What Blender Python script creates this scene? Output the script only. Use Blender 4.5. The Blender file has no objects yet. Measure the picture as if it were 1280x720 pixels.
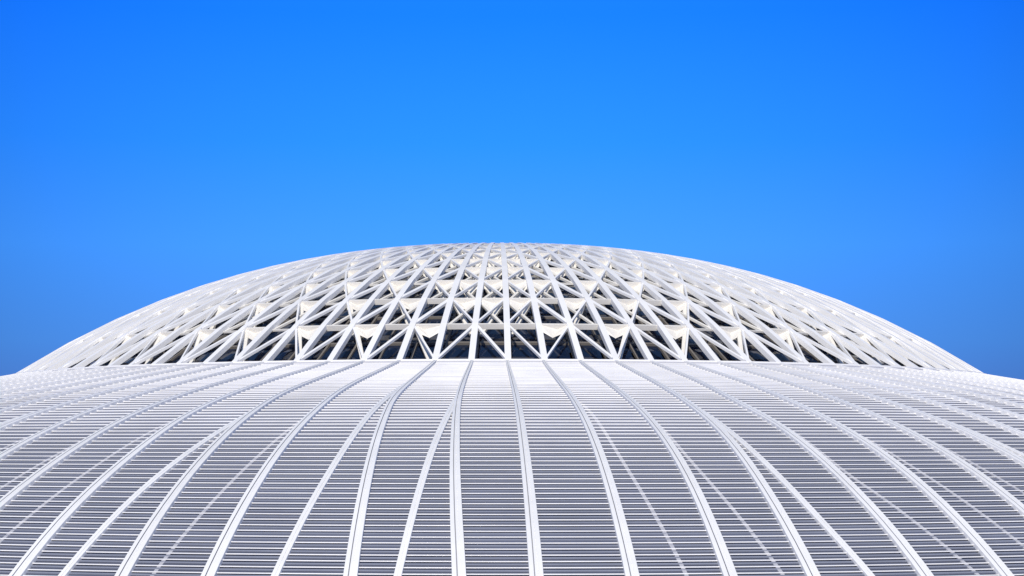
import bpy, bmesh, math, random
from mathutils import Vector
random.seed(7)
scene = bpy.context.scene
COL = scene.collection
R = math.radians
PI = math.pi

# ------------------------------------------------------------------ layout (metres)
CAM_D, CAM_Z = 170.0, 30.0          # camera distance from the dome's axis, eye height
F_PX, W_PX, H_PX = 2225.0, 1280.0, 720.0
AX_X, HORIZON = 625.0, 552.0        # dome axis and horizon in the frame (lens shift)
NRIB = 110
DP = 2 * PI / NRIB
OFF = 0.22                          # ribs stand at (j + OFF) * DP, measured from the view axis
R1 = 45.0                           # foot of the dome
RISE, PW = 12.4, 2.4
ROWS = [45.0, 40.3, 36.1, 32.3, 28.9, 25.9, 23.2, 20.8, 18.7, 16.8, 15.1, 13.4]
R_EDGE = 102.0                      # eaves of the louvred roof

SUN_EL, SUN_AZ = 32.0, 186.0        # the sun stands behind the camera

# ------------------------------------------------------------------ helpers
def tag(o, label=None, cat=None, kind=None, group=None):
    if label: o['label'] = label
    if cat: o['category'] = cat
    if kind: o['kind'] = kind
    if group: o['group'] = group
    return o

def obj(name, verts, faces, mats, parent=None, fmat=None, smooth=False):
    me = bpy.data.meshes.new(name)
    me.from_pydata([tuple(v) for v in verts], [], faces)
    if not isinstance(mats, (list, tuple)): mats = [mats]
    for m in mats: me.materials.append(m)
    if fmat:
        for p, i in zip(me.polygons, fmat): p.material_index = i
    bm = bmesh.new(); bm.from_mesh(me)
    bmesh.ops.recalc_face_normals(bm, faces=bm.faces)
    bm.to_mesh(me); bm.free()
    if smooth:
        for p in me.polygons: p.use_smooth = True
    o = bpy.data.objects.new(name, me)
    COL.objects.link(o)
    if parent: o.parent = parent
    return o

class MB:
    def __init__(s): s.v = []; s.f = []
    def add(s, vs, fs):
        b = len(s.v); s.v += [Vector(q) for q in vs]
        s.f += [tuple(b + i for i in f) for f in fs]
    def sweep(s, rings, closed=True, caps=True):
        n = len(rings[0]); vs = [q for r in rings for q in r]; fs = []
        for i in range(len(rings) - 1):
            for k in range(n if closed else n - 1):
                k2 = (k + 1) % n
                fs.append((i*n + k, i*n + k2, (i+1)*n + k2, (i+1)*n + k))
        if caps and closed:
            fs.append(tuple(range(n)))
            fs.append(tuple((len(rings) - 1)*n + k for k in range(n)))
        s.add(vs, fs)
    def bar(s, a, b, up, w, d, w2=None):
        """straight box from a to b; outer face through a-b, w wide, d deep away from up"""
        a, b, up = Vector(a), Vector(b), Vector(up).normalized()
        t = (b - a).normalized()
        sd = t.cross(up).normalized(); n = sd.cross(t).normalized()
        w2 = w if w2 is None else w2
        r = []
        for q, ww in ((a, w), (b, w2)):
            r.append([q - sd*ww/2, q + sd*ww/2, q + sd*ww/2 - n*d, q - sd*ww/2 - n*d])
        s.sweep(r)
    def plate(s, pts, n, t):
        n = Vector(n).normalized(); k = len(pts)
        a = [Vector(q) for q in pts]; b = [q + n*t for q in a]
        fs = [tuple(range(k)), tuple(range(k, 2*k))]
        for i in range(k): fs.append((i, (i+1) % k, k + (i+1) % k, k + i))
        s.add(a + b, fs)
    def build(s, name, mat, parent, smooth=False):
        return obj(name, s.v, s.f, mat, parent, smooth=smooth)

def pol(r, phi, z): return Vector((r*math.sin(phi), -r*math.cos(phi), z + CAM_Z))

def skirt(r):                                   # height of the louvred roof (relative to the eye)
    t = r - 45.0
    return 5.68 - .188*t + .0024*t*abs(t) - 1.3e-4*max(t, 0)**3
def skirt_slope(r):
    t = r - 45.0
    return .188 - .0048*max(t, 0) + 3.9e-4*max(t, 0)**2
def shell(r): return 5.80 + RISE*(1 - (max(r, 0)/R1)**PW)
def shell_slope(r): return RISE*PW/R1*(max(r, .01)/R1)**(PW - 1)
def dome_n(r, phi):
    s = shell_slope(r); n = Vector((s*math.sin(phi), -s*math.cos(phi), 1)); return n.normalized()
def dome(r, phi, inset=0.0): return pol(r, phi, shell(r)) - dome_n(r, phi)*inset

# ------------------------------------------------------------------ materials
def mat(name, base, rough, metal=0.0, spec=.5, noise=0.0, scale=.6, rvar=0.0, coat=0.0, streak=False):
    m = bpy.data.materials.new(name); m.use_nodes = True
    nt = m.node_tree; b = nt.nodes['Principled BSDF']
    b.inputs['Roughness'].default_value = rough
    b.inputs['Metallic'].default_value = metal
    b.inputs['Specular IOR Level'].default_value = spec
    b.inputs['Coat Weight'].default_value = coat
    if noise > 0:
        tc = nt.nodes.new('ShaderNodeTexCoord')
        mp = nt.nodes.new('ShaderNodeMapping')
        if streak: mp.inputs['Scale'].default_value = (1, 1, .25)
        nz = nt.nodes.new('ShaderNodeTexNoise'); nz.inputs['Scale'].default_value = scale
        nz.inputs['Detail'].default_value = 5; nz.inputs['Roughness'].default_value = .62
        rp = nt.nodes.new('ShaderNodeMapRange')
        rp.inputs['From Min'].default_value = .3; rp.inputs['From Max'].default_value = .7
        rp.inputs['To Min'].default_value = 1 - noise; rp.inputs['To Max'].default_value = 1 + noise*.35
        mx = nt.nodes.new('ShaderNodeVectorMath'); mx.operation = 'SCALE'
        mx.inputs[0].default_value = base
        L = nt.links.new
        L(tc.outputs['Object'], mp.inputs['Vector']); L(mp.outputs['Vector'], nz.inputs['Vector'])
        L(nz.outputs['Fac'], rp.inputs['Value']); L(rp.outputs['Result'], mx.inputs['Scale'])
        L(mx.outputs['Vector'], b.inputs['Base Color'])
        if rvar > 0:
            r2 = nt.nodes.new('ShaderNodeMapRange')
            r2.inputs['To Min'].default_value = rough - rvar; r2.inputs['To Max'].default_value = rough + rvar
            L(nz.outputs['Fac'], r2.inputs['Value']); L(r2.outputs['Result'], b.inputs['Roughness'])
    else:
        b.inputs['Base Color'].default_value = (*base, 1)
    return m

def vary(m, amt):
    """slight tone difference from one panel to the next, as between paint batches"""
    nt = m.node_tree; b = nt.nodes['Principled BSDF']; src = b.inputs['Base Color'].links[0].from_socket
    oi = nt.nodes.new('ShaderNodeObjectInfo'); mr = nt.nodes.new('ShaderNodeMapRange')
    mr.inputs['To Min'].default_value = 1 - amt; mr.inputs['To Max'].default_value = 1.0
    sc = nt.nodes.new('ShaderNodeVectorMath'); sc.operation = 'SCALE'
    nt.links.new(oi.outputs['Random'], mr.inputs['Value']); nt.links.new(src, sc.inputs[0])
    nt.links.new(mr.outputs['Result'], sc.inputs['Scale']); nt.links.new(sc.outputs['Vector'], b.inputs['Base Color'])
M_white = mat('white_paint', (.86, .85, .835), .42, noise=.05, scale=.35, rvar=.08)
M_cream = mat('warm_white_paint', (.76, .73, .67), .5, noise=.07, scale=.5)
M_slat = mat('white_slat_metal', (.90, .88, .86), .28, metal=.12, noise=.10, scale=.22, rvar=.08)
vary(M_slat, .09); vary(M_white, .05)
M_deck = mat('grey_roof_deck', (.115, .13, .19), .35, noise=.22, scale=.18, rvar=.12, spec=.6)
M_mid = mat('grey_batten', (.22, .235, .29), .4, noise=.15, scale=.2)
M_groove_shade = mat('grey_groove_shade', (.34, .35, .39), .6)  # painted shade: darker grey that makes the rib groove read as a dark line
M_strip = mat('pale_grey_strip', (.46, .46, .49), .5, noise=.06)
M_glass = mat('dark_glass', (.006, .015, .042), .05, spec=.45, noise=.3, scale=.15)
M_frame = mat('dark_bronze_frame', (.17, .155, .14), .5, noise=.06)
M_dark = mat('dark_void', (.03, .03, .035), .7)
M_stone = mat('pale_wall_cladding', (.55, .54, .52), .6, noise=.12, scale=.4)
M_plaza = mat('plaza_paving', (.30, .29, .28), .8, noise=.2, scale=.08)

# ------------------------------------------------------------------ the building
arena = bpy.data.objects.new('arena_building', None); COL.objects.link(arena)
arena.empty_display_size = 5
tag(arena, 'white arena with a latticed steel dome rising from a curved louvred roof with white ribs', 'building')

# ---- base wall under the eaves
prof = [(R_EDGE + .6, skirt(R_EDGE) - .1), (R_EDGE + .6, skirt(R_EDGE) - .9), (R_EDGE - .6, skirt(R_EDGE) - 1.0),
        (R_EDGE - .6, -CAM_Z + 1.0), (R_EDGE - .3, -CAM_Z + .96), (R_EDGE - .3, -CAM_Z - .3)]
wb = MB()
wb.sweep([[pol(r, i*DP, z) for r, z in prof] for i in range(NRIB + 1)], closed=False)
wb.build('wall', M_stone, arena)

# ---- roof: the deck below the louvres
DECK = .13
db = MB()
rr = [44.2, 45, 47, 50, 54, 58, 62, 66, 70, 74, 78, 82, 86, 88, 90, 92, 94, 96, 98, R_EDGE + .6]
db.sweep([[pol(r, i*DP/2, skirt(r) - DECK) for r in rr] for i in range(2*NRIB + 1)], closed=False)
roof = db.build('roof', M_deck, arena, smooth=True)

# lines of the ribs: offset (in rib spacings) at a few radii, measured on the photograph
def lerp_tab(tab, r):
    if r <= tab[0][0]: return tab[0][1]
    if r >= tab[-1][0]: return tab[-1][1]
    n = len(tab)
    def sl(i):
        a, b = max(0, i - 1), min(n - 1, i + 1)
        return (tab[b][1] - tab[a][1])/(tab[b][0] - tab[a][0])
    for i in range(n - 1):
        (a, va), (b, vb) = tab[i], tab[i + 1]
        if r <= b:
            h = b - a; t = (r - a)/h
            return ((2*t**3 - 3*t**2 + 1)*va + (t**3 - 2*t**2 + t)*h*sl(i) + (3*t**2 - 2*t**3)*vb + (t**3 - t**2)*h*sl(i + 1))
LEFT = [(45, .32), (49, .22), (54, .10), (61, .02), (66, .02), (73, .08), (82, .06), (102, .10)]
RIGHT = [(45, .24), (54, .24), (62, .17), (70, .20), (80, .23), (102, .25)]
RTAB = {
 -4: [(45, .32), (49, .22), (54, .11), (60, .02), (65, .06), (73, .14), (85, .22), (102, .34)],
 -3: [(45, .32), (49, .22), (54, .11), (59, .06), (65, .08), (77, .11), (85, .12), (102, .16)],
 -2: [(45, .31), (54, .24), (61.5, .20), (68, .29), (75, .40), (85, .55), (102, .80)],
 -1: [(45, .30), (61, .32), (72, .43), (80, .54), (85, .62), (102, .88)],
  0: [(45, .26), (54, .30), (62, .33), (72, .35), (85, .38), (102, .42)],
  1: [(45, .24), (55, .26), (62, .30), (70, .32), (102, .32)],
  2: [(45, .24), (54, .24), (60, .26), (66, .30), (75, .32), (85, .30), (102, .27)],
  3: [(45, .24), (54, .24), (62, .23), (70, .22), (80, .16), (102, .12)],
  4: [(45, .24), (53, .24), (62, .14), (68, .21), (76, .26), (85, .34), (102, .45)],
}
def nudge(r): return 3.0/(F_PX*DP*r/(CAM_D - r))
def phi_rib(j, r):
    o = lerp_tab(RTAB[j] if j in RTAB else (LEFT if j < 0 else RIGHT), r) - nudge(r)
    return (j + o)*DP
# ribs that split off: kind, then (radius, offset) points; the first lies on the parent rib
def bl(j, r0): return [(r0, lerp_tab(LEFT, r0)), (r0 + 4, -.12), (r0 + 12, -.33), (r0 + 19, -.50)]
def br(j, r0): return [(r0, lerp_tab(RIGHT, r0)), (r0 + 3, .31), (r0 + 9, .45), (r0 + 18, .80)]
BRANCH = {
 -1: ('side', [(60.5, .32), (63.5, .27), (72, .15), (85, .02)]),
 -2: ('side', [(54.5, .24), (58, .14), (63.4, .03), (75, -.06), (85, -.20)]),
 -3: ('thin', [(64, .08), (67.6, -.03), (74, -.17), (85, -.47)]),
 -4: ('side', [(62, .03), (66, .02), (70, -.07), (78.5, -.29), (85, -.42)]),
 -5: ('thin', [(63, .02), (67.8, -.15), (75.6, -.30), (82.7, -.48)]),
 -6: ('thin', [(66, .02), (69.5, -.04), (74, -.14), (78, -.26), (85, -.48)]),
  1: ('thin', [(60, .29), (64.3, .46), (74.3, .60), (85, .87)]),
  2: ('thin', [(65, .30), (67.6, .39), (74.7, .50), (85, .85)]),
  3: ('side', [(63, .23), (67, .31), (75, .44), (80.5, .57), (85.3, .75)]),
  4: ('thin', [(65, .18), (68.5, .34), (75.6, .42), (79.4, .62), (85.4, .95)]),
}
for j, k, r0 in ((-13, 'thin', 63), (-12, 'thin', 66), (-11, 'side', 60), (-10, 'thin', 64), (-9, 'thin', 66), (-8, 'side', 62), (-7, 'thin', 66)):
    BRANCH[j] = (k, bl(j, r0))
for j, k, r0 in ((5, 'thin', 66), (6, 'thin', 66), (7, 'side', 65), (8, 'thin', 66), (9, 'thin', 65), (10, 'side', 64), (11, 'thin', 66), (12, 'thin', 64)):
    BRANCH[j] = (k, br(j, r0))
def phi_branch(j, r):
    tab = BRANCH[j][1]
    if r > tab[-1][0]:
        (a, va), (b, vb) = tab[-2:]
        return (j + vb + (vb - va)/(b - a)*(r - b) - nudge(r))*DP
    return (j + lerp_tab(tab, r) - nudge(r))*DP
JMIN, JMAX = -27, 26

def roof_frame(phi, r):
    s = skirt_slope(r); n = Vector((s*math.sin(phi), -s*math.cos(phi), 1)).normalized()
    return n
def rib_rings(phif, r0, r1, section, step=1.6):
    n = max(2, int((r1 - r0)/step)); rings = []
    for i in range(n + 1):
        r = r0 + (r1 - r0)*i/n
        e = .2
        p = pol(r, phif(r), skirt(r))
        t = (pol(r + e, phif(r + e), skirt(r + e)) - pol(r - e, phif(r - e), skirt(r - e))).normalized()
        nn = roof_frame(phif(r), r); sd = nn.cross(t).normalized(); nn = t.cross(sd).normalized()
        rings.append([p + sd*u + nn*v for u, v in section(r)])
    return rings
def main_section(r):
    w = .21 + .0118*(r - 45)
    a = w/.66
    return [(-.33*a, -.13), (.33*a, -.13), (.33*a, .11), (.315*a, .125), (.10*a, .125), (.095*a, .105), (.08*a, .105), (.075*a, .12),
            (-.055*a, .12), (-.065*a, .045), (-.10*a, .045), (-.11*a, .125), (-.315*a, .125), (-.33*a, .11)]
def side_section(r):
    a = 1.0
    return [(-.19*a, -.13), (.19*a, -.13), (.19*a, .05), (.18*a, .06), (.04, .06), (.035, .03), (.01, .03), (.005, .06), (-.18*a, .06), (-.19*a, .05)]
def thin_section(r): return [(-.10, -.15), (.10, -.15), (.10, -.075), (-.10, -.075)]

for j in range(JMIN, JMAX + 1):
    rg = rib_rings(lambda r: phi_rib(j, r), 45.3, R_EDGE + .5, main_section)
    b = MB(); b.sweep(rg); n = len(rg[0])
    obj('roof_rib', b.v, b.f, [M_white, M_groove_shade], roof, fmat=[1 if i < n*(len(rg) - 1) and i % n in (8, 9, 10) else 0 for i in range(len(b.f))])  # walls and floor of the deep groove take the painted shade
for j, (kind, tab) in BRANCH.items():
    b = MB()
    b.sweep(rib_rings(lambda r: phi_branch(j, r), tab[0][0] + .2, R_EDGE + .4, side_section if kind == 'side' else thin_section))
    b.build('branch_rib' if kind == 'side' else 'tie_strip', M_white if kind == 'side' else M_strip, roof)

# louvres: concentric slats, bay by bay between the ribs
slat_r = []
r = 45.75
while r < R_EDGE:
    slat_r.append(r)
    r += min(.54 + max(0, r - 50)*.014, .725, max(.36, .745 - .0125*(r - 61)))
SW = .16
SH0 = 0.068
def slat_section(r):
    """section in (outward, up): flat blade with a rounded nose and a turned-down front"""
    SH = SH0 + .040*max(0, min(1, (74 - r)/13))
    h = SH/2
    nose = [(-h + h*math.cos(R(a)), -h + h*math.sin(R(a))) for a in (-80, -55, -30, -8, 15, 38, 62, 88)]
    return nose + [(-SW, 0), (-SW, -.02), (-h - .01, -.025), (-h - .01, -SH)]
for j in range(JMIN, JMAX):
    b = MB(); grey = set()
    for r in slat_r:
        p0, p1 = phi_rib(j, r), phi_rib(j + 1, r)
        rings = []
        dz = random.uniform(-.006, .006)
        for i in range(4):
            ph = p0 + (p1 - p0)*i/3
            n = roof_frame(ph, r)
            out = Vector((math.sin(ph), -math.cos(ph), 0))
            c = pol(r, ph, skirt(r) + dz)
            rings.append([c + out*u + Vector((0, 0, v)) for u, v in slat_section(r)])
        b.sweep(rings)
        if 62 < r < 97:
            dr = min(.725, max(.36, .745 - .0125*(r - 61))); q = r + dr/2 - (DECK - .045)/skirt_slope(r + .1); rings = []
            for i in range(4):
                ph = p0 + (p1 - p0)*i/3
                n = roof_frame(ph, q); out = Vector((math.sin(ph), -math.cos(ph), -skirt_slope(q))).normalized()
                c = pol(q, ph, skirt(q) - DECK)
                rings.append([c + out*u + n*v for u, v in ((-.06, -.02), (.06, -.02), (.06, .03), (-.06, .04))])
            m0 = len(b.f); b.sweep(rings); grey.update(range(m0, len(b.f)))
    o = obj('louvre_panel', b.v, b.f, [M_slat, M_mid], roof, fmat=[1 if i in grey else 0 for i in range(len(b.f))])

# coping ring at the foot of the dome
def ring_box(r0, r1, z0, z1, name, m, parent, seg=NRIB*2):
    b = MB()
    b.sweep([[pol(r0, i*PI*2/seg, z0), pol(r1, i*PI*2/seg, z0), pol(r1, i*PI*2/seg, z1), pol(r0, i*PI*2/seg, z1)] for i in range(seg + 1)], caps=False)
    return b.build(name, m, parent)
ring_box(45.05, 45.26, 5.3, 5.80, 'coping', M_white, roof)
ring_box(45.36, 45.60, 5.3, 5.66, 'gutter', M_strip, roof)

# ---- the dome
GL = 1.75                                         # the glass shell stands this far inside the lattice
def gphi(j): return (j + OFF)*DP
gb = MB()
grow = [r for r in ROWS]
GR = ROWS[1:]
gb.sweep([[dome(r, gphi(j/2), GL) for r in [41.5] + GR[1:] + [9, 5, 0.5]] for j in range(2*NRIB + 1)], closed=False)
glz = gb.build('glazing', M_glass, arena, smooth=True)
JD0, JD1 = -27, 27
for j in range(JD0, JD1):                         # bottom row of windows, each its own pane
    b = MB()
    a, c = gphi(j) + .05*DP, gphi(j + 1) - .05*DP
    b.plate([dome(44.9, a, GL), dome(44.9, c, GL), dome(41.2, c, GL - .03), dome(41.2, a, GL - .03)], dome_n(43, (a + c)/2), -.06)
    b.build('window', M_glass, glz)
for k, r in enumerate([44.25] + ROWS[1:3]):       # transoms
    b = MB()
    w = .10 if k == 0 else .22
    for j in range(NRIB):
        b.bar(dome(r, gphi(j), GL - .16), dome(r, gphi(j + 1), GL - .16), dome_n(r, gphi(j + .5)), w, .25)
    b.build('transom', M_frame, glz)
for j in range(JD0, JD1 + 1):                     # mullions
    b = MB()
    rs = [44.9] + ROWS[1:4]
    for r0, r1 in zip(rs, rs[1:]):
        b.bar(dome(r0, gphi(j) + .06*DP, GL - .2), dome(r1, gphi(j) + .06*DP, GL - .2), dome_n((r0 + r1)/2, gphi(j)), .16, .22)
    b.build('mullion', M_frame, glz)

# crown plate closing the top
cb = MB()
cr = [14.0, 13.0, 10.0, 6.0, 2.5, 0.4]
cb.sweep([[dome(r, i*DP, .05) for r in cr] for i in range(NRIB + 1)], closed=False)
lat = cb.build('lattice_dome', M_white, arena, smooth=True)

def wrib(r): return .45 if r > 26 else .30 + .12*(r - 13)/13
def rib_mesh(j):
    b = MB()
    for r0, r1 in zip(ROWS, ROWS[1:]):
        b.bar(dome(r0, gphi(j)), dome(r1, gphi(j)), dome_n((r0 + r1)/2, gphi(j)), wrib(r0), .38, wrib(r1))
    return b
for j in range(-46, 46):
    rib_mesh(j).build('dome_rib', M_white, lat)
b = MB()
for j in list(range(46, NRIB - 46)):
    q = rib_mesh(j); b.add(q.v, q.f)
tag(b.build('rear_rib', M_white, lat), kind='stuff')

def lean(j, k):
    """True when the brace of bay (j, j+1), row k, runs from the foot of rib j to the head of rib j+1"""
    if j <= -1: node = (j + 1) % 2 == (0 if (k + 1) % 2 == 0 else 1)
    else: node = (j + 1) % 2 == (1 if (k + 1) % 2 == 0 else 0)
    return node
def center_side(j, k):
    lt = lean(j, k)
    return (j + 1 <= -1 and not lt) or (j >= 1 and lt) or (-2 <= j <= 0 and k > 0) or (j == 0)
# nodes: left half odd ribs carry the odd rows, right half even ribs do (the two meet at rib 0)
for j in range(JD0, JD1):
    b = MB()
    for k in range(len(ROWS) - 1):
        r0, r1 = ROWS[k], ROWS[k + 1]
        up = dome_n((r0 + r1)/2, gphi(j + .5))
        jb, jt = (j, j + 1) if lean(j, k) else (j + 1, j)
        w = (.15 if k < 6 else .19) if center_side(j, k) else (.21 if k < 1 else .30)
        b.bar(dome(r0, gphi(jb), .05), dome(r1, gphi(jt), .05), up, w, .20)
        if center_side(j, k) and not (k == 0 and -2 <= j <= 1) and k < 3:
            c = MB()
            # inner strut: from the node at the head back and down to the glass
            rm = r1 + (r0 - r1)*.85
            q = dome(rm, gphi(jt + (jb - jt)*.86), 1.30)
            c.bar(dome(r1, gphi(jt + (jb - jt)*.08), .22), q, up, .40, .20, .30)
            c.build('inner_strut', M_cream, lat)
        if center_side(j, k) and 1 <= k <= 4 and -17 <= j <= 16:
            x = MB()                             # crossing bar of the inner layer
            x.bar(dome(r0, gphi(jt + (jb - jt)*.04), .36), dome(r1, gphi(jb + (jt - jb)*.04), .36), up, .20, .16)
            x.build('cross_bar', M_cream, lat)
    b.build('lattice_brace', M_white, lat)
# level beams with their folded soffit plates, one ring per level
for k in range(1, len(ROWS) - 1):
    b = MB(); r = ROWS[k]; rl = ROWS[k - 1]
    for j in range(JD0, JD1):
        a, c = gphi(j), gphi(j + 1)
        up = dome_n(r, gphi(j + .5))
        cs = center_side(j, k - 1)
        if cs or (k < 3 and -6 <= j <= 5): b.bar(dome(r, a, .10), dome(r, c, .10), up, .14, .42)
        else: b.bar(dome(r, a, .30), dome(r, c, .30), up, .08, .16)
        lt = lean(j, k - 1)                      # node at the head of rib j+1 ?
        if center_side(j, k - 1):
            if k == 1 and -2 <= j <= 0: continue
            t = .20 if k < 3 else (.40 if k < 5 else .60)
            rm = r + (rl - r)*t
            A, Bq = dome(r + .08, a + .04*DP, .12), dome(r + .08, c - .04*DP, .12)
            C = dome(rm, gphi(j + (.42 if lt else .58)), .7 if k < 3 else .85)
            Mm = dome(r + .05, gphi(j + (.62 if lt else .38)), .55)
            Am, Bm = dome(r + (rl - r)*t*.5, a + .08*DP, .45), dome(r + (rl - r)*t*.5, c - .08*DP, .45)
            for tri in ((A, Bq, Mm), (A, Mm, C), (Mm, Bq, C), (A, C, Am), (Bq, Bm, C)):
                n = (tri[1] - tri[0]).cross(tri[2] - tri[0])
                if n.length > 1e-5: b.plate(tri, n.normalized(), .03)
    b.build('ring_beam', M_cream, lat)

# ------------------------------------------------------------------ ground
gv = []; N = 64
g = MB()
g.sweep([[Vector((q*math.cos(i*2*PI/N), q*math.sin(i*2*PI/N), 0)) for q in (0.01, 120, 300, 900, 3000, 9000)] for i in range(N + 1)], closed=False)
ground = g.build('ground', M_plaza, None); tag(ground, kind='structure')

# ------------------------------------------------------------------ sky and sun
world = bpy.data.worlds.new('World'); scene.world = world; world.use_nodes = True
nt = world.node_tree; L = nt.links.new
bg = nt.nodes['Background']
BG = .09
EXPO = .34
sky = nt.nodes.new('ShaderNodeTexSky'); sky.sky_type = 'NISHITA'; sky.sun_disc = False
sky.sun_elevation = R(SUN_EL); sky.sun_rotation = R(SUN_AZ)
sky.air_density = 1.0; sky.dust_density = 0.0; sky.ozone_density = 3.0; sky.altitude = 300
# the clear deep-blue air low over the horizon, blended into the Nishita sky higher up
def nd(t, **k):
    n = nt.nodes.new(t)
    for a, v in k.items(): setattr(n, a, v)
    return n
def mth(op, a, b=None, clamp=False):
    n = nd('ShaderNodeMath', operation=op, use_clamp=clamp)
    for i, v in enumerate((a, b)):
        if v is None: continue
        if isinstance(v, (int, float)): n.inputs[i].default_value = v
        else: L(v, n.inputs[i])
    return n.outputs[0]
tc = nd('ShaderNodeTexCoord'); sx = nd('ShaderNodeSeparateXYZ'); L(tc.outputs['Generated'], sx.inputs[0])
rp = nd('ShaderNodeValToRGB'); L(mth('MULTIPLY', sx.outputs['Z'], 2.0), rp.inputs['Fac'])
stops = [(-.02, (.16, .25, .50)), (.03, (.095, .275, .84)), (.055, (.088, .335, 1.0)), (.108, (.067, .376, 1.25)), (.165, (.028, .314, 1.3)), (.233, (.011, .238, 1.3)), (.40, (.02, .2, .9))]
el = rp.color_ramp.elements
while len(el) < len(stops): el.new(.5)
for e, (z, c) in zip(el, stops):
    e.position = max(0, z*2); e.color = (*c, 1)
x2 = mth('POWER', mth('ABSOLUTE', mth('SUBTRACT', sx.outputs['X'], -.0)), 2.0)
fac = mth('MAXIMUM', mth('SUBTRACT', 1.0, mth('MULTIPLY', x2, .27/.0729)), .66)
sc1 = nd('ShaderNodeVectorMath', operation='SCALE'); L(rp.outputs['Color'], sc1.inputs[0]); L(mth('MULTIPLY', fac, 2**-EXPO/BG), sc1.inputs['Scale'])
mr = nd('ShaderNodeMapRange', interpolation_type='SMOOTHSTEP'); L(sx.outputs['Z'], mr.inputs['Value'])
mr.inputs['From Min'].default_value = .26; mr.inputs['From Max'].default_value = .50
mx = nd('ShaderNodeMix', data_type='RGBA'); L(mr.outputs['Result'], mx.inputs['Factor'])
L(sc1.outputs['Vector'], mx.inputs[6]); L(sky.outputs['Color'], mx.inputs[7])
L(mx.outputs[2], bg.inputs['Color'])
bg.inputs['Strength'].default_value = BG

sl = bpy.data.lights.new('sun', 'SUN'); sl.energy = 3.2; sl.angle = R(.53); sl.color = (1, .94, .84)
so = bpy.data.objects.new('sun', sl); COL.objects.link(so)
so.rotation_euler = (-R(90 - SUN_EL), 0, -R(SUN_AZ)); so.location = (0, 200, 200)

# ------------------------------------------------------------------ camera
cam = bpy.data.cameras.new('camera'); co = bpy.data.objects.new('camera', cam); COL.objects.link(co)
co.location = (0, -CAM_D, CAM_Z); co.rotation_euler = (R(90), 0, 0)
cam.sensor_width = 36; cam.lens = 36*F_PX/W_PX
cam.shift_x = (W_PX/2 - AX_X)/W_PX
cam.shift_y = (HORIZON - H_PX/2)/W_PX
cam.clip_end = 30000; cam.clip_start = .5
scene.camera = co
scene.view_settings.view_transform = 'Standard'
scene.view_settings.look = 'None'
scene.view_settings.exposure = EXPO
scene.view_settings.gamma = 1.0
